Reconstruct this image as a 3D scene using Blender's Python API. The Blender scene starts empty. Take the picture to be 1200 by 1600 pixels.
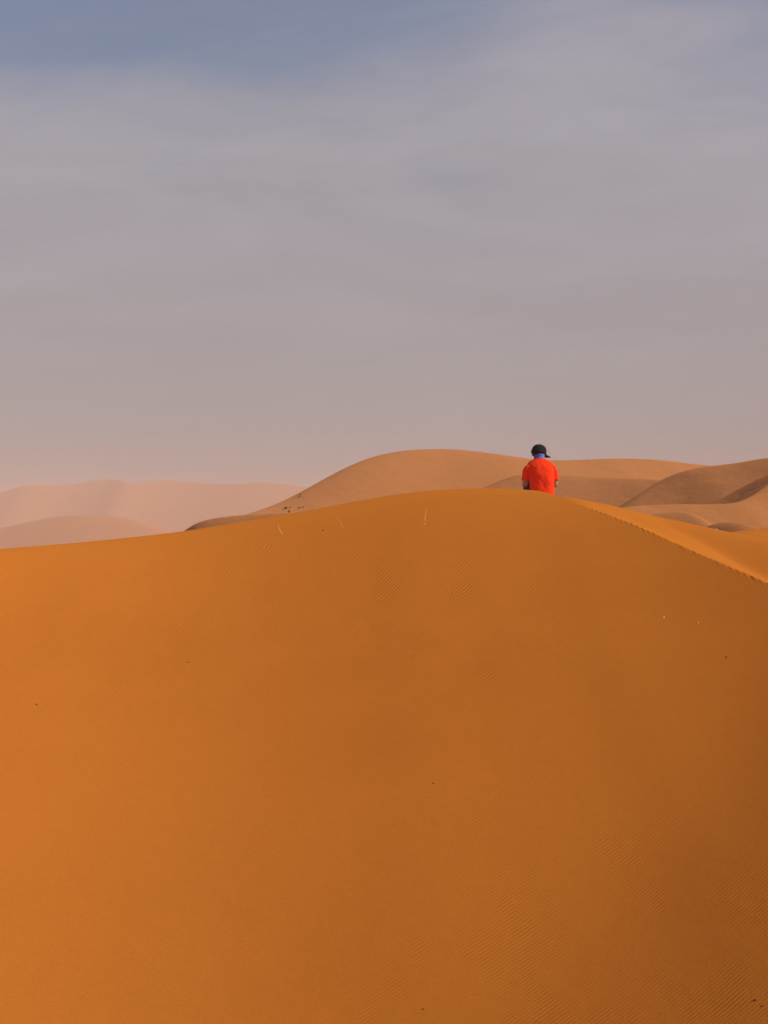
import bpy, bmesh, math, random
import numpy as np
from mathutils import Vector, Matrix
from mathutils.bvhtree import BVHTree

sc = bpy.context.scene
C = sc.collection
R = math.radians

# ------------------------------------------------------------------ camera
FPX = 2222.0                      # focal length in pixels of the 1200 x 1600 photograph
cam_d = bpy.data.cameras.new('camera')
cam_d.sensor_fit = 'VERTICAL'
cam_d.sensor_height = 36.0
cam_d.lens = 36.0 * FPX / 1600.0
cam_d.clip_start = 0.05
cam_d.clip_end = 20000
cam = bpy.data.objects.new('camera', cam_d)
C.objects.link(cam)
cam.location = (0, 0, 0)
cam.rotation_euler = (R(90), 0, 0)
sc.camera = cam

# ------------------------------------------------------------------ sky
SUN_EL, SUN_AZ = R(35), R(100)    # azimuth from +Y (view direction) clockwise towards +X
w = bpy.data.worlds.new('World')
sc.world = w
w.use_nodes = True
nt = w.node_tree
nt.nodes.clear()
def N(t, typ, **kw):
    n = t.nodes.new(typ)
    for k, v in kw.items():
        setattr(n, k, v)
    return n
def mth(t, op, a, b=None, c=None, clamp=False):
    n = t.nodes.new('ShaderNodeMath'); n.operation = op; n.use_clamp = clamp
    for i, x in enumerate((a, b, c)):
        if x is None: continue
        if isinstance(x, (int, float)): n.inputs[i].default_value = x
        else: t.links.new(x, n.inputs[i])
    return n.outputs[0]
def mixc(t, f, a, b):
    n = t.nodes.new('ShaderNodeMix'); n.data_type = 'RGBA'
    for s, x in ((0, f), (6, a), (7, b)):
        if isinstance(x, (int, float)): n.inputs[s].default_value = x
        elif isinstance(x, tuple): n.inputs[s].default_value = (*x, 1)
        else: t.links.new(x, n.inputs[s])
    return n.outputs[2]
def ramp(t, x, lo, hi, smooth=True):
    n = t.nodes.new('ShaderNodeMapRange')
    n.interpolation_type = 'SMOOTHSTEP' if smooth else 'LINEAR'
    t.links.new(x, n.inputs[0]); n.inputs[1].default_value = lo; n.inputs[2].default_value = hi
    return n.outputs[0]
def noise(t, vec, scale, detail=4, rough=0.5, dist=0.0):
    n = t.nodes.new('ShaderNodeTexNoise'); t.links.new(vec, n.inputs['Vector'])
    n.inputs['Scale'].default_value = scale; n.inputs['Detail'].default_value = detail
    n.inputs['Roughness'].default_value = rough; n.inputs['Distortion'].default_value = dist
    return n.outputs['Fac']

sky = N(nt, 'ShaderNodeTexSky', sky_type='NISHITA', sun_disc=False)
sky.sun_elevation = SUN_EL; sky.sun_rotation = SUN_AZ
sky.air_density = 1.0; sky.dust_density = 2.0; sky.ozone_density = 3.0
skyc = N(nt, 'ShaderNodeVectorMath', operation='SCALE')
nt.links.new(sky.outputs[0], skyc.inputs[0]); skyc.inputs['Scale'].default_value = 0.10
tc = N(nt, 'ShaderNodeTexCoord')
sep = N(nt, 'ShaderNodeSeparateXYZ'); nt.links.new(tc.outputs['Generated'], sep.inputs[0])
# thin cloud sheet high above: project the view direction on a plane
zz = mth(nt, 'ADD', mth(nt, 'MAXIMUM', sep.outputs[2], 0.0), 0.22)
px = mth(nt, 'SUBTRACT', mth(nt, 'DIVIDE', sep.outputs[0], zz), 0.17)
py = mth(nt, 'DIVIDE', sep.outputs[1], zz)
comb = N(nt, 'ShaderNodeCombineXYZ')
nt.links.new(mth(nt, 'ADD', px, mth(nt, 'MULTIPLY', py, 0.16)), comb.inputs[0])
nt.links.new(mth(nt, 'MULTIPLY', py, 1.0), comb.inputs[1])
comb.inputs[2].default_value = 26.95
cl_big = noise(nt, comb.outputs[0], 1.15, 3, 0.5, 0.2)
comb2 = N(nt, 'ShaderNodeMapping'); nt.links.new(comb.outputs[0], comb2.inputs[0])
comb2.inputs['Rotation'].default_value = (0, 0, R(-30)); comb2.inputs['Scale'].default_value = (0.8, 1.5, 1.0)
cl_fine = noise(nt, comb2.outputs[0], 2.3, 10, 0.6, 0.6)
cl = mth(nt, 'ADD', mth(nt, 'MULTIPLY', cl_big, 0.62), mth(nt, 'MULTIPLY', cl_fine, 0.38))
dz = mth(nt, 'ADD', sep.outputs[2], mth(nt, 'MULTIPLY', mth(nt, 'SUBTRACT', cl, 0.5), -0.55))
cover = mth(nt, 'MULTIPLY_ADD', ramp(nt, dz, 0.392, 0.215), 0.74, 0.22)      # thin cloud and dust, thicker towards the horizon
cloud_col = mixc(nt, ramp(nt, sep.outputs[2], 0.30, 0.02), (0.350, 0.341, 0.390), (0.345, 0.333, 0.348))
broad = mth(nt, 'MULTIPLY', mth(nt, 'SUBTRACT', noise(nt, tc.outputs['Generated'], 1.6, 2, 0.5), 0.5), 0.5)
streak = mth(nt, 'ADD', mth(nt, 'MULTIPLY_ADD', mth(nt, 'MULTIPLY', mth(nt, 'SUBTRACT', cl_fine, 0.5), ramp(nt, sep.outputs[2], 0.0, 0.22)), 0.40, 1.0), broad)
cs = N(nt, 'ShaderNodeVectorMath', operation='SCALE')
nt.links.new(cloud_col, cs.inputs[0]); nt.links.new(streak, cs.inputs['Scale'])
skymix = mixc(nt, cover, skyc.outputs[0], cs.outputs[0])
bg = N(nt, 'ShaderNodeBackground'); nt.links.new(skymix, bg.inputs[0]); bg.inputs[1].default_value = 1.0
wo = N(nt, 'ShaderNodeOutputWorld'); nt.links.new(bg.outputs[0], wo.inputs[0])

# ------------------------------------------------------------------ sun
sun_d = bpy.data.lights.new('sun', 'SUN')
sun_d.energy = 4.6; sun_d.angle = R(1.5); sun_d.color = (1.0, 0.915, 0.81)
sun = bpy.data.objects.new('sun', sun_d); C.objects.link(sun)
sdir = Vector((math.sin(SUN_AZ) * math.cos(SUN_EL), math.cos(SUN_AZ) * math.cos(SUN_EL), math.sin(SUN_EL)))
sun.rotation_euler = sdir.to_track_quat('Z', 'Y').to_euler()
sun.location = (60, -10, 60)

sc.view_settings.view_transform = 'Standard'
sc.view_settings.look = 'None'
sc.view_settings.exposure = 0.0
sc.view_settings.gamma = 1.0
sc.view_settings.use_curve_mapping = False
sc.cycles.use_denoising = True
sc.cycles.max_bounces = 6
sc.cycles.diffuse_bounces = 3
sc.cycles.volume_bounces = 1

# ------------------------------------------------------------------ helpers
def tag(o, label=None, cat=None, group=None, kind=None):
    if label: o['label'] = label
    if cat: o['category'] = cat
    if group: o['group'] = group
    if kind: o['kind'] = kind
    return o

def new_obj(name, me, mat, parent=None):
    o = bpy.data.objects.new(name, me)
    C.objects.link(o)
    if mat: me.materials.append(mat)
    if parent: o.parent = parent
    return o

def grid_mesh(name, X, Y, Z):
    """structured grid (rows x cols arrays) -> smooth shaded mesh"""
    r, c = X.shape
    co = np.stack([X, Y, Z], -1).reshape(-1, 3).astype(np.float32)
    i = np.arange((r - 1) * (c - 1))
    a = (i // (c - 1)) * c + i % (c - 1)
    quads = np.stack([a, a + 1, a + c + 1, a + c], -1).astype(np.int32)
    me = bpy.data.meshes.new(name)
    me.vertices.add(len(co)); me.vertices.foreach_set('co', co.ravel())
    me.loops.add(quads.size); me.loops.foreach_set('vertex_index', quads.ravel())
    me.polygons.add(len(quads))
    me.polygons.foreach_set('loop_start', np.arange(0, quads.size, 4, dtype=np.int32))
    me.polygons.foreach_set('use_smooth', np.ones(len(quads), dtype=bool))
    me.update(calc_edges=True)
    me.validate()
    return me, co, quads

_rng = np.random.default_rng(7)
_T = _rng.random((256, 256))
def vnoise(x, y):
    xi = np.floor(x).astype(int); yi = np.floor(y).astype(int)
    fx = x - xi; fy = y - yi
    fx = fx * fx * fx * (fx * (fx * 6 - 15) + 10); fy = fy * fy * fy * (fy * (fy * 6 - 15) + 10)
    g = lambda a, b: _T[a % 256, b % 256]
    return ((g(xi, yi) * (1 - fx) + g(xi + 1, yi) * fx) * (1 - fy)
            + (g(xi, yi + 1) * (1 - fx) + g(xi + 1, yi + 1) * fx) * fy) * 2 - 1
def fbm(x, y, o=4):
    s = 0; a = 1
    for k in range(o):
        s = s + a * vnoise(x * 2 ** k + 17.3 * k, y * 2 ** k + 9.1 * k); a *= 0.5
    return s

def spline(xs, ys, x):
    """cubic Hermite with limited slopes: smooth, no overshoot"""
    xs = np.asarray(xs, float); ys = np.asarray(ys, float)
    h = np.diff(xs); d = np.diff(ys) / h
    m = np.zeros(len(xs)); m[0] = d[0]; m[-1] = d[-1]
    w1 = 2 * h[1:] + h[:-1]; w2 = h[1:] + 2 * h[:-1]
    ok = d[:-1] * d[1:] > 0
    with np.errstate(divide='ignore', invalid='ignore'):
        hm = (w1 + w2) / (w1 / d[:-1] + w2 / d[1:])
    m[1:-1] = np.where(ok, hm, 0)
    x = np.asarray(x, float)
    k = np.clip(np.searchsorted(xs, x) - 1, 0, len(h) - 1)
    t = (x - xs[k]) / h[k]
    te = np.clip(t, 0, 1)
    v = ((2*te**3 - 3*te**2 + 1) * ys[k] + (te**3 - 2*te**2 + te) * h[k] * m[k]
         + (-2*te**3 + 3*te**2) * ys[k+1] + (te**3 - te**2) * h[k] * m[k+1])
    return v + np.where(t < 0, (x - xs[0]) * m[0], 0) + np.where(t > 1, (x - xs[-1]) * m[-1], 0)

def gsmooth(a, s):
    n = int(max(1, s * 3)); k = np.exp(-0.5 * (np.arange(-n, n + 1) / max(s, 1e-6)) ** 2); k /= k.sum()
    return np.convolve(np.pad(a, n, mode='reflect', reflect_type='odd'), k, mode='valid')

def softplus(u, w): return w * np.logaddexp(0, u / w)
def smax(a, b, k): return b + softplus(a - b, k)
def sstep(x, a, b):
    t = np.clip((x - a) / (b - a), 0, 1); return t * t * (3 - 2 * t)

def world(pts):
    a = np.array(pts, float)
    return (a[:, 0] - 600) / FPX * a[:, 2], a[:, 2], (800 - a[:, 1]) / FPX * a[:, 2]

# ------------------------------------------------------------------ materials
def mat_new(name):
    m = bpy.data.materials.new(name); m.use_nodes = True
    t = m.node_tree; t.nodes.clear()
    out = t.nodes.new('ShaderNodeOutputMaterial')
    return m, t, out

def simple(name, col, rough=0.8, var=0.08, scale=30.0, bump=0.0, bscale=200.0, sheen=0.0):
    m, t, out = mat_new(name)
    p = N(t, 'ShaderNodeBsdfPrincipled'); t.links.new(p.outputs[0], out.inputs[0])
    tcn = N(t, 'ShaderNodeTexCoord')
    f = noise(t, tcn.outputs['Object'], scale, 4)
    dk = tuple(c * (1 - var * 2) for c in col); lt = tuple(min(1, c * (1 + var * 2)) for c in col)
    t.links.new(mixc(t, f, dk, lt), p.inputs['Base Color'])
    p.inputs['Roughness'].default_value = rough
    p.inputs['Specular IOR Level'].default_value = 0.12
    if sheen: p.inputs['Sheen Weight'].default_value = sheen
    if bump:
        b = N(t, 'ShaderNodeBump'); b.inputs['Strength'].default_value = 1.0; b.inputs['Distance'].default_value = bump
        t.links.new(noise(t, tcn.outputs['Object'], bscale, 5), b.inputs['Height'])
        t.links.new(b.outputs[0], p.inputs['Normal'])
    return m

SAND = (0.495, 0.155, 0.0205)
def sand_mat(name, col, ripples):
    m, t, out = mat_new(name)
    bs = N(t, 'ShaderNodeBsdfDiffuse'); bs.inputs['Roughness'].default_value = 0.6
    t.links.new(bs.outputs[0], out.inputs[0])
    g = N(t, 'ShaderNodeNewGeometry'); pos = g.outputs['Position']
    big = noise(t, pos, 0.35 if ripples else 0.05, 4, 0.55)
    c1 = tuple(c * k for c, k in zip(col, (0.97, 0.96, 0.94))); c2 = tuple(c * k for c, k in zip(col, (1.03, 1.04, 1.06)))
    colr = mixc(t, ramp(t, big, 0.25, 0.75), c1, c2)
    if ripples:
        grain = noise(t, pos, 110.0, 3, 0.7)
        sc1 = N(t, 'ShaderNodeVectorMath', operation='SCALE'); t.links.new(colr, sc1.inputs[0])
        t.links.new(mth(t, 'MULTIPLY_ADD', mth(t, 'SUBTRACT', grain, 0.5), 0.55, 1.0), sc1.inputs['Scale'])
        colr = sc1.outputs[0]
        s = N(t, 'ShaderNodeSeparateXYZ'); t.links.new(pos, s.inputs[0])
        # wind ripples: crests run up the slope to the right, wavelength about 7 cm, wandering and forking
        LAM = 0.037
        ang = R(-40)
        u = mth(t, 'ADD', mth(t, 'MULTIPLY', s.outputs[0], math.cos(ang)), mth(t, 'MULTIPLY', s.outputs[1], math.sin(ang)))
        wob = noise(t, pos, 0.40, 2, 0.5)
        fork = noise(t, pos, 1.6, 3, 0.5)
        yq = mth(t, 'SUBTRACT', s.outputs[1], 12.5)
        u = mth(t, 'ADD', u, mth(t, 'MULTIPLY', mth(t, 'MULTIPLY', yq, yq), 0.05))      # finer and turning at the foot of the slope
        ph = mth(t, 'ADD', mth(t, 'MULTIPLY', u, 2 * math.pi / LAM),
                 mth(t, 'ADD', mth(t, 'MULTIPLY', wob, 42.0), mth(t, 'MULTIPLY', fork, 13.0)))
        wav = mth(t, 'SINE', mth(t, 'ADD', ph, mth(t, 'MULTIPLY', mth(t, 'SINE', ph), 0.45)))
        # ripples show only in drawn-out patches
        mp = N(t, 'ShaderNodeMapping'); t.links.new(pos, mp.inputs[0])
        mp.inputs['Rotation'].default_value = (0, 0, R(28)); mp.inputs['Scale'].default_value = (1.2, 0.42, 0.6); mp.inputs['Location'].default_value = (3.3, 1.7, 0)
        m1 = ramp(t, noise(t, mp.outputs[0], 0.62, 3, 0.6), 0.24, 0.46)
        yw = mth(t, 'MULTIPLY_ADD', mth(t, 'SUBTRACT', noise(t, pos, 0.5, 2), 0.5), 4.0, s.outputs[1])
        up = mth(t, 'MULTIPLY', ramp(t, yw, 11.2, 12.8), ramp(t, yw, 16.8, 14.6))
        dn = ramp(t, yw, 10.6, 9.2)
        m1 = mth(t, 'MULTIPLY', m1, mth(t, 'MULTIPLY_ADD', mth(t, 'MAXIMUM', mth(t, 'MULTIPLY', up, 1.35), mth(t, 'MULTIPLY', dn, 0.65)), 0.86, 0.14))
        m1 = mth(t, 'MULTIPLY', m1, mth(t, 'MULTIPLY_ADD', ramp(t, mth(t, 'MULTIPLY_ADD', s.outputs[1], 0.12, s.outputs[0]), 3.9, 2.2), 0.8, 0.2))
        m2 = ramp(t, noise(t, mp.outputs[0], 2.6, 4, 0.62), 0.38, 0.66)
        mask = mth(t, 'MULTIPLY_ADD', mth(t, 'MULTIPLY', m1, m2), 0.88, 0.12)
        h = mth(t, 'MULTIPLY', mth(t, 'MULTIPLY', wav, mask), 0.0018)
        h = mth(t, 'ADD', h, mth(t, 'MULTIPLY', noise(t, pos, 45.0, 4, 0.65), 0.0016))
        h = mth(t, 'ADD', h, mth(t, 'MULTIPLY', noise(t, pos, 7.0, 3, 0.5), 0.004))
    else:
        h = mth(t, 'MULTIPLY', noise(t, pos, 0.7, 5, 0.6), 0.10)
    b = N(t, 'ShaderNodeBump'); b.inputs['Strength'].default_value = 1.0; b.inputs['Distance'].default_value = 1.0
    t.links.new(h, b.inputs['Height'])
    t.links.new(b.outputs[0], bs.inputs['Normal'])
    t.links.new(colr, bs.inputs['Color'])
    return m

M_SAND = sand_mat('rippled_sand', SAND, True)
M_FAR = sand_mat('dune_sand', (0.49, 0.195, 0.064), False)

terrain = []      # (coords, quads) for dropping things on the sand
GROUND = -19.0

# ------------------------------------------------------------------ near dune
# rounded crest on the left (pixels of the photograph and distance), sharp crest on the right found where the face meets it
LC = [(-3200, 1350, 9.5), (-1800, 1080, 11.5), (-900, 955, 13.2), (-400, 897, 14.6), (-150, 872, 15.5), (0, 857.5, 16.1), (100, 849.5, 16.6), (200, 840, 17.0),
      (290, 829.5, 17.4), (400, 811.5, 17.9), (500, 794, 18.3), (580, 779, 18.6), (650, 768.5, 18.8), (710, 764, 18.9), (760, 763, 18.9), (800, 764, 18.85), (835, 767.0, 18.7)]
RC = [(855, 770.5), (870, 775.5), (897, 786), (953, 805), (1013, 829), (1058, 850), (1115, 875), (1157, 893), (1200, 911), (1250, 934), (1320, 968), (1420, 1020)]
lx, ly, lz = world(LC)
xd = np.arange(-16, 18.001, 0.025)
Yc = gsmooth(np.where(xd < lx[-1], spline(lx, ly, xd), ly[-1]), 6)
Zc = gsmooth(np.where(xd < lx[-1], spline(lx, lz, xd), lz[-1]), 6)
PX, PY = 2.10, 19.10                               # where the person sits
def face(x, y):
    """leeward face, towards the camera"""
    yc = np.interp(x, xd, Yc); zc = np.interp(x, xd, Zc)
    v = np.maximum(yc - y, 0)
    b = 1.5 - 0.8 * sstep(x, 0.0, 3.6)
    z = zc - 0.335 * (np.sqrt(v**2 + b**2) - b)
    z = z + (1 - np.exp(-(v / 1.9)**2)) * (0.27 * softplus(x - 1.5, 1.0) - 0.25 * softplus(x - 6.0, 0.6))
    z = z + 0.014 * 5 * np.tanh(x / 5) * softplus(v - 2.5, 0.8)          # lower down the face turns a little to the left
    u = 0.81 * (x - 2.05) - 0.58 * (y - 9.45)
    z = z + 0.23 * (softplus(u, 0.26) - softplus(u - 3.0, 0.6))
    return z
rx, ry, rz = [], [], []
for (a_, b_) in RC:
    ra, el_ = (a_ - 600) / FPX, (800 - b_) / FPX
    yy = np.linspace(19.5, 8, 4000)
    g_ = face(ra * yy, yy) - el_ * yy
    k_ = np.argmax(g_ < 0) if (g_[0] > 0) else np.argmax(g_ > 0)
    # last crossing seen from the camera: the farthest point where the face still reaches the sight line
    cr = np.nonzero(np.diff(np.sign(g_)) != 0)[0]
    yk = yy[cr[0]] if len(cr) else yy[np.argmin(np.abs(g_))]
    rx.append(ra * yk); ry.append(yk); rz.append(el_ * yk)
print('RIDGE', [(round(a, 2), round(b, 2), round(c, 2)) for a, b, c in zip(rx, ry, rz)])
kx = np.concatenate([lx, rx, [rx[-1] + 1.2, rx[-1] + 4, 18]]); ky = np.concatenate([ly, ry, [ry[-1] - 1.2, ry[-1] - 3, ry[-1] - 5]])
yd0 = gsmooth(spline(kx, ky, xd), 4)
# the broad sunlit back of the dune, given by its height along the line y = 22
TZ = gsmooth(spline([-16, -6, 0, 1.2, 1.9, 2.2, 2.57, 3.14, 3.69, 4.26, 4.82, 5.37, 6.2, 9, 18], [-4.5, -2.4, -1.0, -.62, -.12, .12, .30, .235, .12, -.025, -.18, -.35, -.64, -1.7, -4.5], xd), 5)
def near_height(x, y):
    yr = np.interp(x, xd, yd0)
    v = yr - y
    sharp = sstep(x, 1.6, 2.7)
    zn = smax(face(x, y), -3.55 + 0 * x, 0.25)
    zn = zn + 1.9 * np.exp(-(x**2 + (y + 0.5)**2) / (2 * 2.6**2))
    zr = face(x, yr)
    # windward side, behind the crest
    wv = np.maximum(y - yr, 0)
    tz = np.interp(x, xd, TZ)
    roll = 0.36 * (np.sqrt(np.maximum(y - 20.5, 0)**2 + 4.0**2) - 4.0)
    zf = zr + (tz - zr) * np.minimum(wv / np.maximum(22 - yr, 1.0), 1.6) - roll
    zf = zf - 0.058 * np.exp(-((x - PX) / 0.34)**2 - ((y - PY - 0.12) / 0.42)**2)
    z = np.where(v >= 0, zn, zf)
    z = z + 0.016 * fbm(x * 0.22 + 3, y * 0.22, 3) * sstep(np.abs(v), 0.0, 3.0)
    edge = sstep(np.maximum(np.abs(x) - 11, np.maximum(-y - 8, 0)), 0, 9)
    return z - edge * 19
def near_rows(x):
    yr = np.interp(x, xd, yd0)
    # small scallops where ripples run over the sharp crest
    s = np.cumsum(np.hypot(np.gradient(x), np.gradient(yr)))
    sc_ = 0.03 * vnoise(s / 0.06, 0 * s + 8.5) + 0.05 * vnoise(s / 0.25, 0 * s + 2.5)
    return yr + sc_ * sstep(x, 1.9, 2.6) * 1.4, s
xf = np.concatenate([np.arange(-16, -6, 0.16), np.arange(-6, 1.7, 0.03), np.arange(1.7, 4.2, 0.012), np.arange(4.2, 6, 0.03), np.arange(6, 18, 0.16)])
yrow, sarc = near_rows(xf)
vn = np.concatenate([np.arange(0, 1, 0.02), np.arange(1, 10.5, 0.034), np.arange(10.5, 34, 0.25)])
vf = np.concatenate([np.arange(0, 2.0, 0.03), np.arange(2.0, 12, 0.06), np.arange(12, 55, 0.5)])[1:]
off = np.concatenate([-vn[::-1], vf])
X = np.repeat(xf[None], len(off), 0)
Y = yrow[None] + off[:, None]
Z = near_height(X, Y)
# the scalloped rim carries tiny rises of its own
notch = 0.007 * np.sin(sarc / 0.118 * 6.283 + 5 * vnoise(sarc / 0.8, 0 * sarc + 3.5)) * (0.65 + 0.6 * vnoise(sarc / 0.4, 0 * sarc + 6.5)) + 0.005 * vnoise(sarc / 0.055, 0 * sarc + 1.5)
rim = np.exp(-(off / 0.13)**2)[:, None] * (notch * sstep(xf, 1.9, 2.5))[None]
Z = Z + rim
me, co, q = grid_mesh('near_dune', X, Y, Z)
near = tag(new_obj('near_dune', me, M_SAND), 'big orange rippled foreground dune with a sharp crest curling right', kind='structure')
terrain.append((co, q))

# ------------------------------------------------------------------ dunes behind
def dune(name, label, crest, near_s, near_b, far_b, far_roll, pad, nxs=260, vn_max=60, vf_max=80, smooth=3, rough=0.02, seed=0, mat=None, floor=GROUND-2):
    cx, cy, cz = world(crest)
    assert np.all(np.diff(cx) > 0), name
    x = np.linspace(cx[0] - pad, cx[-1] + pad, nxs)
    yr = gsmooth(spline(cx, cy, x), smooth); zr = gsmooth(spline(cx, cz, x), smooth)
    p = np.linspace(0, 1, 90)**1.9
    off = np.concatenate([-(p * vn_max)[::-1], (p * vf_max)[1:]])
    X = np.repeat(x[None], len(off), 0); Y = yr[None] + off[:, None]
    v = np.maximum(-off, 0)[:, None]; wv = np.maximum(off, 0)[:, None]
    Z = zr[None] - near_s * (np.sqrt(v**2 + near_b**2) - near_b)
    Z = Z + far_b * wv - 0.33 * (np.sqrt(np.maximum(wv - far_roll, 0)**2 + 16) - 4)
    L = max(2.0, (cx[-1] - cx[0]) * 0.10)
    Z = Z + rough * L * fbm(X / L + seed, Y / L + seed * 3.1, 4) * np.minimum(1, (v + wv) / (0.5 * L))
    Z = np.maximum(Z, floor)
    me, co, q = grid_mesh(name, X, Y, Z)
    terrain.append((co, q))
    return tag(new_obj(name, me, mat or M_FAR), label, kind='structure')

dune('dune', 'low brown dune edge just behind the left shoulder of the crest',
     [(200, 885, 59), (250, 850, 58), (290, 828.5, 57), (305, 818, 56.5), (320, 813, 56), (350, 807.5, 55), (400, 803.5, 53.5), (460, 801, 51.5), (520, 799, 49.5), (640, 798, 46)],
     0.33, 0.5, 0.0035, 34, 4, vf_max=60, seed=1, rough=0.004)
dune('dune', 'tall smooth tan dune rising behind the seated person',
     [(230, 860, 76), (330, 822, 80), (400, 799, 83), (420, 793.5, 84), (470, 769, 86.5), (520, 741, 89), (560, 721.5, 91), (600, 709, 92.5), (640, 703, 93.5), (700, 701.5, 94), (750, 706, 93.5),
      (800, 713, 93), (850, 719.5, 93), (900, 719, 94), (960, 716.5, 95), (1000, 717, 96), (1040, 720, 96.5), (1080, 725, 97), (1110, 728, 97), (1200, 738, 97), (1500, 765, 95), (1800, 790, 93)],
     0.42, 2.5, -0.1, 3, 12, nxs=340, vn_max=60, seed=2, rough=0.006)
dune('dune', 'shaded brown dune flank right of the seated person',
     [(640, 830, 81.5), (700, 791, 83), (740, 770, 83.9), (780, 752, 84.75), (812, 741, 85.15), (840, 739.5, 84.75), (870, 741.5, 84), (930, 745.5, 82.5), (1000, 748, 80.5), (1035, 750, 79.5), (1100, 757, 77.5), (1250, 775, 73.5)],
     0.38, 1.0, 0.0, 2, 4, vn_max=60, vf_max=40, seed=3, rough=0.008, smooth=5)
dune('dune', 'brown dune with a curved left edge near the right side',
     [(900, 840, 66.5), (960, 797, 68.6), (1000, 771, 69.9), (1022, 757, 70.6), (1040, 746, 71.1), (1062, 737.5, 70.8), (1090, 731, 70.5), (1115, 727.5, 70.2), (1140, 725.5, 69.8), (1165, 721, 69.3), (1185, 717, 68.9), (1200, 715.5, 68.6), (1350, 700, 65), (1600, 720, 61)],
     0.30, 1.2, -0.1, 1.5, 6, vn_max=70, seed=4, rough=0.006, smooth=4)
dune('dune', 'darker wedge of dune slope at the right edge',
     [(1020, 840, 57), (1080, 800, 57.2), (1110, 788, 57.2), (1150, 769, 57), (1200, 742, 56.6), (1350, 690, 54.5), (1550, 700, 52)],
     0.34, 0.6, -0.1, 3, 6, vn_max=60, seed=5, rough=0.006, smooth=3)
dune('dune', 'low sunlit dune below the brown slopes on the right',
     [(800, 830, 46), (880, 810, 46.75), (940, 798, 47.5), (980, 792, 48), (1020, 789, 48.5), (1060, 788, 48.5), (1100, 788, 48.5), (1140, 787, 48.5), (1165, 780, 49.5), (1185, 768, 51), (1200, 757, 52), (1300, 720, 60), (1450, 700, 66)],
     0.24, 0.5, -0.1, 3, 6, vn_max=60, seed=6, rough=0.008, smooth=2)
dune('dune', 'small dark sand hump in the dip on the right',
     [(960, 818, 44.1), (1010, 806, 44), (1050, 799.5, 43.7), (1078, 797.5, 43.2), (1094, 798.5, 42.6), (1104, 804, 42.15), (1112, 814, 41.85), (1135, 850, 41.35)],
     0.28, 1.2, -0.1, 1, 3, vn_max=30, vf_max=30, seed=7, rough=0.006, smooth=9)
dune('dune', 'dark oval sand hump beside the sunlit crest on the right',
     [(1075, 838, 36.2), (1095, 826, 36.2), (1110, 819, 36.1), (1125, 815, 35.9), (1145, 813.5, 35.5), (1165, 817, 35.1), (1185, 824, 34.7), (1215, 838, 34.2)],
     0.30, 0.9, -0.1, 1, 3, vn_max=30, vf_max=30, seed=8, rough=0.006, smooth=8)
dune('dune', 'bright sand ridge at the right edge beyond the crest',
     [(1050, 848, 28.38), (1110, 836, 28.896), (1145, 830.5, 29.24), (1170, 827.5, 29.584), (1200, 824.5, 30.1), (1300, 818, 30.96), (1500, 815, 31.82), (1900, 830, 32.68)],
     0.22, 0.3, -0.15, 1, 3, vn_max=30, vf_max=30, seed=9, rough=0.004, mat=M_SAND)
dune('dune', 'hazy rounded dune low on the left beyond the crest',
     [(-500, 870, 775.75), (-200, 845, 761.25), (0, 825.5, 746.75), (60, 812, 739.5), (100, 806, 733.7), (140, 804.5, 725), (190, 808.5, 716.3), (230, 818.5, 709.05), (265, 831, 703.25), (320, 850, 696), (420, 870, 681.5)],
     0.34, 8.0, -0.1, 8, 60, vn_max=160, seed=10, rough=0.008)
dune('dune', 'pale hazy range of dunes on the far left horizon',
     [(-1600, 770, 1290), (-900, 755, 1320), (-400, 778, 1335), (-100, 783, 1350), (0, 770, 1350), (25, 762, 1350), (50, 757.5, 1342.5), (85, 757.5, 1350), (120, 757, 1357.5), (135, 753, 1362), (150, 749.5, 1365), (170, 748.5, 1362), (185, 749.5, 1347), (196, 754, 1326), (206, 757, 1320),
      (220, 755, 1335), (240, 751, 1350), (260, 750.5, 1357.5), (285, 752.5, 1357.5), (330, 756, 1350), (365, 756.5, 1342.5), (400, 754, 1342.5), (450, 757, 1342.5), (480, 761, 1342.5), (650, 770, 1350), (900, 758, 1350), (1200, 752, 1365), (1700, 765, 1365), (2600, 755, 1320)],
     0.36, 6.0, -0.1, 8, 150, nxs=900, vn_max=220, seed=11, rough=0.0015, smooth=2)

# wide sand floor between the dunes
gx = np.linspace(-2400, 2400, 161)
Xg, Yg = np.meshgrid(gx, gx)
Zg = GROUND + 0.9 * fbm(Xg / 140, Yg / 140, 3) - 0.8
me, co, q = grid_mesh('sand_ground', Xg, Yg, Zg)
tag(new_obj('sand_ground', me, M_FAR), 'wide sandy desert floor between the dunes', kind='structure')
terrain.append((co, q))

# ------------------------------------------------------------------ dusty air
bm = bmesh.new(); bmesh.ops.create_cube(bm, size=1.0)
me = bpy.data.meshes.new('haze'); bm.to_mesh(me); bm.free()
m, t, out = mat_new('dusty_air')
pv = N(t, 'ShaderNodeVolumePrincipled')
pv.inputs['Color'].default_value = (0.80, 0.63, 0.555, 1); pv.inputs['Density'].default_value = 0.0009
pv.inputs['Anisotropy'].default_value = -0.2
t.links.new(pv.outputs[0], out.inputs['Volume'])
hz = tag(new_obj('haze', me, m), 'thin pinkish dust haze filling the desert air', kind='stuff')
HZ0, HZ1 = GROUND - 4.0, 37.0
hz.scale = (5000, 5000, HZ1 - HZ0); hz.location = (0, 0, (HZ0 + HZ1) / 2)

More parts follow.
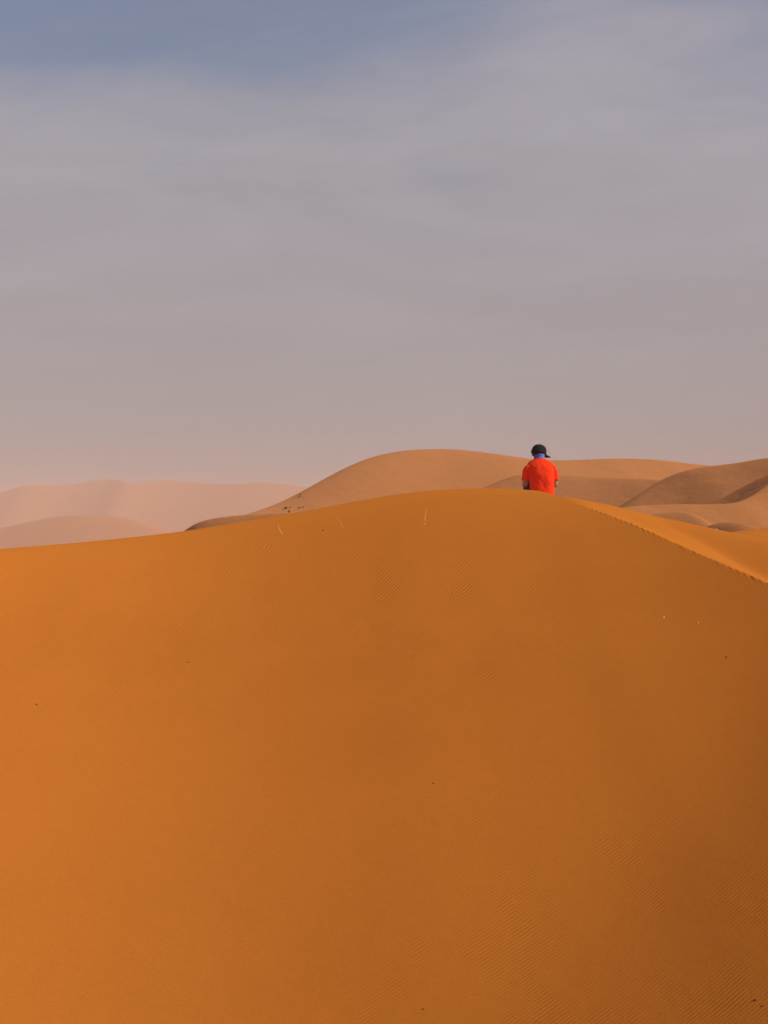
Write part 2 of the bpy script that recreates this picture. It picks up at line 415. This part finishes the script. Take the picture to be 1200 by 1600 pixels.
# ------------------------------------------------------------------ dropping things on the sand
vs = []; fs = []; o_ = 0
for co, q in terrain:
    vs.append(co); fs.append(q + o_); o_ += len(co)
bvh = BVHTree.FromPolygons(np.concatenate(vs).tolist(), np.concatenate(fs).tolist())
def on_sand(px_, py_):
    d = Vector(((px_ - 600) / FPX, 1, (800 - py_) / FPX)).normalized()
    loc, nrm, idx, dist = bvh.ray_cast(Vector((0, 0, 0)), d)
    return loc
def below(x, y):
    return bvh.ray_cast(Vector((x, y, 60)), Vector((0, 0, -1)))[0].z

# ------------------------------------------------------------------ the seated person
M_SKIN = simple('skin', (0.42, 0.23, 0.14), 0.55, 0.04)
M_SHIRT = simple('red_orange_shirt', (0.86, 0.042, 0.004), 0.9, 0.03, 40, 0.006, 22)
M_CAP = simple('black_cap', (0.012, 0.011, 0.016), 0.85, 0.1, 60, 0.002, 90)
M_SCARF = simple('blue_scarf', (0.10, 0.16, 0.50), 0.85, 0.15, 30, 0.006, 60)
M_TROU = simple('dark_trousers', (0.05, 0.052, 0.06), 0.85, 0.1, 40, 0.008, 25)
M_SHOE = simple('grey_shoe', (0.10, 0.09, 0.085), 0.7, 0.1, 40)
M_SOLE = simple('pale_sole', (0.5, 0.46, 0.4), 0.7, 0.05, 40)
M_HAIR = simple('dark_hair', (0.015, 0.011, 0.009), 0.6, 0.2, 200, 0.003, 400)
M_EYE = simple('eye', (0.55, 0.52, 0.48), 0.3, 0.02)

seat_z = below(PX, PY) - 0.012
zf_l = below(PX - 0.13, PY + 0.60) - seat_z
zf_r = below(PX + 0.15, PY + 0.62) - seat_z
yaw = R(58); f = Vector((math.sin(yaw), math.cos(yaw), 0)); sd = Vector((math.cos(yaw), -math.sin(yaw), 0))
verts, rad, edges, roots = [], [], [], []
def V(p, rx, ry=None, par=None):
    verts.append(Vector(p)); rad.append((rx, ry or rx)); i = len(verts) - 1
    if par is None: roots.append(i)
    else: edges.append((par, i))
    return i
pel = V((0, 0.0, 0.115), 0.135, 0.115)
sp1 = V((0, -0.005, 0.27), 0.125, 0.10, pel)
sp2 = V((0, 0.005, 0.42), 0.135, 0.10, sp1)
sp3 = V((0, 0.03, 0.515), 0.060, 0.055, sp2)
nk = V((-0.004, 0.06, 0.60), 0.052, 0.055, sp3)
hc = Vector((-0.012, 0.095, 0.70))
sk = V(hc + Vector((0, -0.01, -0.03)), 0.066, 0.072, nk)
sk2 = V(hc + Vector((0, 0, 0.035)), 0.080, 0.080, sk)
fc = V(hc + f * 0.052 + Vector((0, 0, -0.035)), 0.046, 0.050, sk)     # face and jaw
ns = V(hc + f * 0.107 + Vector((0, 0, -0.032)), 0.011, 0.012, fc)     # nose
for s in (-1, 1):
    V(hc + sd * (s * 0.084) - f * 0.01 + Vector((0, 0, -0.03)), 0.016, 0.020, sk)    # ears
hands = {}
for s in (-1, 1):
    sh = V((s * 0.138, 0.028, 0.480), 0.038, 0.038, sp3)
    ua = V((s * 0.188, 0.026, 0.39), 0.044, 0.048, sh)
    el = V((s * 0.205, 0.028, 0.245), 0.041, 0.041, ua)
    fa = V((s * 0.190, 0.125, 0.290), 0.037, 0.037, el)
    wr = V((s * 0.150, 0.262, 0.355), 0.025, 0.025, fa)
    pm = V((s * 0.135, 0.325, 0.395), 0.030, 0.018, wr)
    hands[s] = verts[pm].copy()
    hp = V((s * 0.088, 0.05, 0.105), 0.090, 0.085, pel)
    kz = 0.40; fz = zf_l if s < 0 else zf_r
    kn = V((s * 0.118, 0.40, kz), 0.058, 0.060, hp)
    cf = V((s * 0.116, 0.475, kz * 0.55 + fz * 0.45), 0.052, 0.055, kn)
    an = V((s * 0.115, 0.56, fz + 0.095), 0.036, 0.038, cf)
    V((s * 0.122, 0.70, fz + 0.04), 0.034, 0.028, an)
for s in (-1, 1):       # fingers, each its own chain rooted in the palm and bent over the thigh
    p0 = hands[s]
    for k, (dx, ln) in enumerate(((-0.026, 0.058), (-0.009, 0.070), (0.009, 0.066), (0.026, 0.052))):
        a = V(p0 + Vector((dx, 0.012, 0.004)), 0.0085)
        b_ = V(p0 + Vector((dx * 1.15, 0.012 + ln * 0.5, 0.020)), 0.0082, None, a)
        c_ = V(p0 + Vector((dx * 1.2, 0.012 + ln * 0.9, 0.014)), 0.0075, None, b_)
        V(p0 + Vector((dx * 1.2, 0.012 + ln * 1.15, -0.006)), 0.0068, None, c_)
    a = V(p0 + Vector((-s * 0.020, -0.03, -0.002)), 0.0100)
    b_ = V(p0 + Vector((-s * 0.046, -0.006, -0.006)), 0.0092, None, a)
    V(p0 + Vector((-s * 0.055, 0.022, -0.012)), 0.0080, None, b_)
me = bpy.data.meshes.new('person')
me.from_pydata([tuple(v) for v in verts], edges, [])
person = new_obj('person', me, M_SKIN)
md = person.modifiers.new('skin', 'SKIN'); md.use_smooth_shade = True
for i, d in enumerate(me.skin_vertices[0].data):
    d.radius = rad[i]; d.use_root = i in roots
person.modifiers.new('subsurf', 'SUBSURF').levels = 2
person.modifiers['subsurf'].render_levels = 2
person.location = (PX, PY, seat_z)
tag(person, 'person in red-orange t-shirt and black cap sitting behind the crest, back turned', 'person')

def ring_loft(bm, rings, n=28, cap=True, power=2.0):
    """rings: (centre, axis_a vector, axis_b vector)"""
    R_ = []
    for c, a, b in rings:
        row = []
        for k in range(n):
            t_ = 2 * math.pi * k / n
            ct, st = math.cos(t_), math.sin(t_)
            e = 2.0 / power
            row.append(bm.verts.new(Vector(c) + Vector(a) * (math.copysign(abs(ct)**e, ct)) + Vector(b) * (math.copysign(abs(st)**e, st))))
        R_.append(row)
    for i in range(len(R_) - 1):
        for k in range(n):
            bm.faces.new((R_[i][k], R_[i][(k + 1) % n], R_[i + 1][(k + 1) % n], R_[i + 1][k]))
    if cap:
        bm.faces.new(R_[0][::-1]); bm.faces.new(R_[-1])
    return R_
def bm_obj(name, bm, mat, parent, smooth=True):
    bmesh.ops.recalc_face_normals(bm, faces=bm.faces)
    me = bpy.data.meshes.new(name); bm.to_mesh(me); bm.free()
    for p in me.polygons: p.use_smooth = smooth
    return new_obj(name, me, mat, parent)

# t-shirt
bm = bmesh.new()
E = lambda cx, cy, z, a, b: ((cx, cy, z), (a, 0, 0), (0, b, 0))
ring_loft(bm, [E(.018, .010, .035, .168, .135), E(.018, .0, .07, .170, .138), E(.018, -.006, .13, .165, .128), E(.018, -.012, .22, .163, .120), E(.018, -.010, .31, .166, .118),
               E(.016, -.004, .39, .170, .118), E(.012, .008, .46, .174, .112), E(.006, .018, .505, .176, .102), E(0, .028, .540, .174, .092), E(0, .038, .566, .158, .084), E(0, .046, .588, .124, .076), E(0, .053, .606, .086, .070), E(0, .055, .618, .074, .068)], 36, True, 2.5)
for s in (-1, 1):
    ring_loft(bm, [((s * .120, .026, .552), (.035, 0, .028 * -s), (0, .055, 0)), ((s * .160, .027, .534), (.050, 0, .026 * -s), (0, .066, 0)), ((s * .184, .027, .475), (.052, 0, .015 * -s), (0, .070, 0)),
                   ((s * .192, .026, .40), (.050, 0, .006 * -s), (0, .068, 0)), ((s * .200, .028, .330), (.054, 0, .006 * -s), (0, .068, 0))], 24, True, 2.2)
shirt = bm_obj('t_shirt', bm, M_SHIRT, person)
rm = shirt.modifiers.new('fuse', 'REMESH'); rm.mode = 'VOXEL'; rm.voxel_size = 0.006; rm.use_smooth_shade = True
sm = shirt.modifiers.new('soften', 'SMOOTH'); sm.factor = 0.5; sm.iterations = 3
tx = bpy.data.textures.new('cloth_folds', 'CLOUDS'); tx.noise_scale = 0.09; tx.noise_depth = 2
dm = shirt.modifiers.new('folds', 'DISPLACE'); dm.texture = tx; dm.strength = 0.014; dm.mid_level = 0.5; dm.texture_coords = 'LOCAL'

# trousers
bm = bmesh.new()
ring_loft(bm, [E(0, .01, .0, .13, .10), E(0, .01, .04, .165, .130), E(0, .005, .10, .168, .130), E(0, -.002, .18, .160, .118), E(0, -.004, .21, .155, .112)], 32, True, 2.4)
for s in (-1, 1):
    fz = zf_l if s < 0 else zf_r
    P = [Vector((s * .08, .02, .095)), Vector((s * .098, .21, .245)), Vector((s * .118, .395, .395)), Vector((s * .118, .43, .385)), Vector((s * .116, .49, .24)), Vector((s * .115, .555, fz + .12))]
    rr = [.098, .088, .070, .070, .066, .058]
    rings = []
    for i, p in enumerate(P):
        d = (P[min(i + 1, 5)] - P[max(i - 1, 0)]).normalized()
        a = Vector((1, 0, 0)); b_ = d.cross(a).normalized(); a = b_.cross(d)
        rings.append((p, a * rr[i], b_ * rr[i]))
    ring_loft(bm, rings, 20)
tr = bm_obj('trousers', bm, M_TROU, person)
rm = tr.modifiers.new('fuse', 'REMESH'); rm.mode = 'VOXEL'; rm.voxel_size = 0.012; rm.use_smooth_shade = True
sm = tr.modifiers.new('soften', 'SMOOTH'); sm.factor = 0.5; sm.iterations = 4

# shoes
for s in (-1, 1):
    fz = zf_l if s < 0 else zf_r
    bm = bmesh.new()
    prof = [(-.075, .032, .050, .055), (-.06, .040, .055, .058), (-.01, .042, .055, .055), (.05, .044, .045, .044), (.11, .048, .036, .034), (.16, .044, .030, .028), (.19, .026, .024, .020)]
    ring_loft(bm, [((s * .118, .575 + y, fz + .012 + zc), (a, 0, 0), (0, 0, b_)) for (y, a, zc, b_) in prof], 20, True, 2.4)
    shoe = bm_obj('shoe', bm, M_SHOE, person)
    bm = bmesh.new()
    ring_loft(bm, [((s * .118, .595, fz - .002), (.046, 0, 0), (0, .112, 0)), ((s * .118, .595, fz + .020), (.048, 0, 0), (0, .116, 0))], 24, True, 2.6)
    bm_obj('sole', bm, M_SOLE, shoe)

# head dress: hair, cap, scarf
tilt = Matrix.Rotation(R(-14), 3, sd)                        # head bowed forwards
def hp_(a, b, c):                                            # side, forward, up in head space
    return hc + tilt @ (sd * a + f * b + Vector((0, 0, c)))
bm = bmesh.new()
rows = []
for j in range(8):
    th = j / 7
    z = -0.055 + 0.09 * th
    ra = 0.080 + 0.010 * math.sin(math.pi * th)
    rows.append([bm.verts.new(hp_(ra * math.sin(a), -ra * 1.02 * math.cos(a), z)) for a in np.linspace(-1.75, 1.75, 28)])
for j in range(7):
    for k in range(27):
        bm.faces.new((rows[j][k], rows[j][k + 1], rows[j + 1][k + 1], rows[j + 1][k]))
hair = bm_obj('hair', bm, M_HAIR, person)
hair.modifiers.new('thick', 'SOLIDIFY').thickness = 0.012

bm = bmesh.new()
rows = []
for j in range(13):
    ph = j / 12 * math.pi / 2
    z = -0.010 + 0.120 * math.sin(ph)**0.85
    rs = math.cos(ph)**0.62 if j < 12 else 0.02
    row = []
    for k in range(36):
        a = 2 * math.pi * k / 36
        drop = -0.020 * max(0, -math.cos(a)) * (1 - j / 12)      # lower at the nape
        row.append(bm.verts.new(hp_(0.098 * rs * math.sin(a), 0.108 * rs * math.cos(a), z + drop)))
    rows.append(row)
for j in range(12):
    for k in range(36):
        bm.faces.new((rows[j][k], rows[j][(k + 1) % 36], rows[j + 1][(k + 1) % 36], rows[j + 1][k]))
bm.faces.new(rows[-1])
cap = bm_obj('cap', bm, M_CAP, person)
cap.modifiers.new('thick', 'SOLIDIFY').thickness = 0.004
bm = bmesh.new()
rows = []
for j in range(8):
    u = j / 7
    row = []
    for k in range(19):
        a = (k / 18 - 0.5) * 2.1
        rr = 0.101 + u * 0.080 * math.cos(a * 0.75)
        row.append(bm.verts.new(hp_(rr * math.sin(a) * (1 - 0.08 * u), rr * math.cos(a) + 0.004, 0.004 - 0.022 * u - 0.022 * (a / 1.05)**2)))
    rows.append(row)
for j in range(7):
    for k in range(18):
        bm.faces.new((rows[j][k], rows[j][k + 1], rows[j + 1][k + 1], rows[j + 1][k]))
brim = bm_obj('brim', bm, M_CAP, cap)
brim.modifiers.new('thick', 'SOLIDIFY').thickness = 0.005
bm = bmesh.new()
bmesh.ops.create_uvsphere(bm, u_segments=12, v_segments=8, radius=0.008, matrix=Matrix.Translation(hp_(0, 0, 0.112)))
bm_obj('button', bm, M_CAP, cap)
bm = bmesh.new()
rows = []
for j in range(12):
    u = j / 11
    c = Vector((-0.004 - 0.008 * u, 0.060 + 0.022 * u, 0.575 + 0.112 * u))
    ra = 0.079 - 0.008 * u - 0.003 * math.sin(u * math.pi) + 0.005 * math.sin(u * 17)
    rows.append([bm.verts.new(c + Vector((ra * math.cos(a), (ra * 1.06) * math.sin(a), 0.008 * math.sin(2 * a + 5 * u)))) for a in np.linspace(0, 2 * math.pi, 32, endpoint=False)])
for j in range(11):
    for k in range(32):
        bm.faces.new((rows[j][k], rows[j][(k + 1) % 32], rows[j + 1][(k + 1) % 32], rows[j + 1][k]))
scarf = bm_obj('neck_scarf', bm, M_SCARF, person)
scarf.modifiers.new('thick', 'SOLIDIFY').thickness = 0.006
for s in (-1, 1):
    bm = bmesh.new()
    bmesh.ops.create_uvsphere(bm, u_segments=10, v_segments=8, radius=0.011, matrix=Matrix.Translation(hc + f * 0.094 + sd * (s * 0.026) + Vector((0, 0, -0.008))))
    bm_obj('eye', bm, M_EYE, person)

# ------------------------------------------------------------------ dry grass, pebbles, shrubs
M_STRAW = simple('dry_straw', (0.66, 0.40, 0.17), 0.7, 0.1, 60)
M_PEB = simple('dark_pebble', (0.05, 0.028, 0.016), 0.8, 0.2, 120)
M_PALE = simple('pale_pebble', (0.78, 0.62, 0.45), 0.8, 0.1, 120)
M_LEAF = simple('shrub_leaf', (0.075, 0.085, 0.028), 0.8, 0.25, 8)
M_TWIG = simple('shrub_twig', (0.10, 0.06, 0.03), 0.85, 0.2, 20)

def blade(pts, r0, label, group='dry grass blades on the near dune'):
    """pts: pixels from the foot upwards; the blade stands on the sand at its foot and leans across"""
    base = on_sand(*pts[0])
    D = base.y
    P = []
    for i, (a, b_) in enumerate(pts):
        k = i / (len(pts) - 1)
        P.append(Vector(((a - 600) / FPX * D, D + 0.05 * k, (800 - b_) / FPX * D)) - base)
    P[0].z -= 0.02
    bm = bmesh.new(); rings = []
    for i, p in enumerate(P):
        d = (P[min(i + 1, len(P) - 1)] - P[max(i - 1, 0)]).normalized()
        a = d.cross(Vector((0, 1, 0))).normalized(); b_ = d.cross(a)
        r = r0 * (1 - 0.75 * i / (len(P) - 1))
        rings.append((p, a * r, b_ * r * 0.5))
    ring_loft(bm, rings, 6)
    o = bm_obj('dry_grass_blade', bm, M_STRAW, None)
    o.location = base
    return tag(o, label, 'grass blade', group)
blade([(441.5, 836), (439, 832), (436.5, 828), (434.8, 824), (434.2, 819)], 0.006, 'curved straw-coloured grass blade farthest left on the crest')
blade([(537.5, 825), (534, 820), (531, 815), (527, 810), (522, 807)], 0.0032, 'faint thin grass blade leaning left, middle of the three')
blade([(664.5, 816), (664, 811), (663.8, 807), (665.5, 801), (666, 796)], 0.0048, 'upright straw grass blade below the highest part of the crest')
blade([(1092.5, 976), (1092.3, 974), (1092.6, 971)], 0.0045, 'tiny pale grass stub below the sharp crest on the right')

def pebble(px_, py_, r, mat, label, seed):
    rnd = random.Random(seed)
    bm = bmesh.new(); bmesh.ops.create_icosphere(bm, subdivisions=2, radius=1)
    ax = (1.0 + rnd.random() * 0.5, 0.8 + rnd.random() * 0.3, 0.6 + rnd.random() * 0.2)
    for v in bm.verts:
        k = 1 + 0.18 * math.sin(v.co.x * 3 + seed) * math.cos(v.co.y * 4 + seed * 2) + rnd.uniform(-.06, .06)
        v.co = Vector((v.co.x * ax[0] * r * k, v.co.y * ax[1] * r * k, v.co.z * ax[2] * r * k))
    o = bm_obj('pebble', bm, mat, None)
    o.location = on_sand(px_, py_) + Vector((0, 0, r * 0.25)); o.rotation_euler = (0, 0, rnd.random() * 6)
    tag(o, label, 'pebble', 'pebbles on the near dune')
pebble(57, 1101, .0075, M_PEB, 'small dark pebble at the left edge of the near dune', 1)
pebble(295, 1035, .006, M_PEB, 'tiny dark speck of stone on the left part of the near dune', 2)
pebble(677, 1224, .0055, M_PEB, 'dark pebble in the middle of the near dune face', 3)
pebble(1135, 1027, .0075, M_PEB, 'dark pebble below the crest towards the right edge', 4)
pebble(1180, 1563, .0065, M_PEB, 'larger dark pebble in the bottom right corner', 5)
pebble(1191, 1572, .0036, M_PEB, 'smaller dark pebble beside the one in the bottom right corner', 6)
pebble(661, 1577, .005, M_PEB, 'small pebble at the bottom centre of the near dune', 7)
pebble(662.3, 818.5, .008, M_PALE, 'pale pebble at the foot of the upright grass blade', 8)
pebble(1037, 965, .008, M_PALE, 'pale pebble below the sharp crest left of the grass stub', 9)
pebble(1119, 827.5, .012, M_PALE, 'white pebble on the sunlit sand behind the sharp crest', 10)
pebble(505, 829, .009, M_PEB, 'dark speck of stone between the two left grass blades', 11)

def shrub(px_, py_, wdt, hgt, label, seed):
    rnd = random.Random(seed)
    base = on_sand(px_, py_)
    s = base.y / FPX
    W, H = wdt * s, hgt * s
    root = bpy.data.objects.new('desert_shrub', None); C.objects.link(root); root.location = base
    root.empty_display_size = 0.2
    bm = bmesh.new()
    tips = []
    for k in range(16):
        a = rnd.random() * 6.283; q_ = rnd.random()**0.5
        tip = Vector((math.cos(a) * W / 2 * q_, math.sin(a) * W / 2 * q_, H * (0.55 + 0.45 * rnd.random()) * (1 - 0.35 * q_)))
        tips.append(tip)
        d = tip.normalized(); a_ = d.cross(Vector((0.3, 1, 0.1))).normalized(); b_ = d.cross(a_)
        r = 0.012 * H / 0.4
        ring_loft(bm, [(Vector((0, 0, -0.05)), a_ * r, b_ * r), (tip * 0.6 + Vector((0, 0, H * .06)), a_ * r * .7, b_ * r * .7), (tip, a_ * r * .3, b_ * r * .3)], 4)
    bm_obj('twigs', bm, M_TWIG, root)
    bm = bmesh.new()
    for k in range(260):
        tip = rnd.choice(tips); q_ = 0.35 + 0.65 * rnd.random()
        c = tip * q_ + Vector((rnd.gauss(0, W * .07), rnd.gauss(0, W * .07), rnd.gauss(0, H * .07)))
        c.z = max(c.z, 0.01)
        l = 0.11 * min(W, H * 1.5) * (0.6 + rnd.random()); d = Vector((rnd.gauss(0, 1), rnd.gauss(0, 1), rnd.gauss(0.7, 0.6))).normalized()
        sd_ = d.cross(Vector((rnd.random(), rnd.random(), rnd.random()))).normalized() * l * 0.28
        v = [bm.verts.new(c - d * l * .5), bm.verts.new(c + sd_), bm.verts.new(c + d * l * .5), bm.verts.new(c - sd_)]
        bm.faces.new(v)
    bm_obj('crown', bm, M_LEAF, root, False)
    tag(root, label, 'shrub', 'shrubs on the sand flat at the foot of the tall dune')
shrub(446.5, 795, 7.5, 4.5, 'widest dark green shrub, leftmost at the foot of the tall dune', 1)
shrub(453.3, 794, 3.0, 3.2, 'small shrub touching the right of the widest shrub', 2)
shrub(451.5, 801, 4.4, 5.0, 'dark shrub nearest the viewer, below the other shrubs', 3)
shrub(467.5, 794.5, 4.2, 3.0, 'low shrub apart to the right, left one of two', 4)
shrub(473.5, 793, 3.6, 2.4, 'rightmost low shrub at the foot of the tall dune', 5)
shrub(468.5, 776, 7.0, 2.2, 'flat dark shrub higher up on the tall dune slope', 6)
shrub(469.5, 773, 3.4, 2.4, 'topmost small shrub high on the tall dune slope', 7)
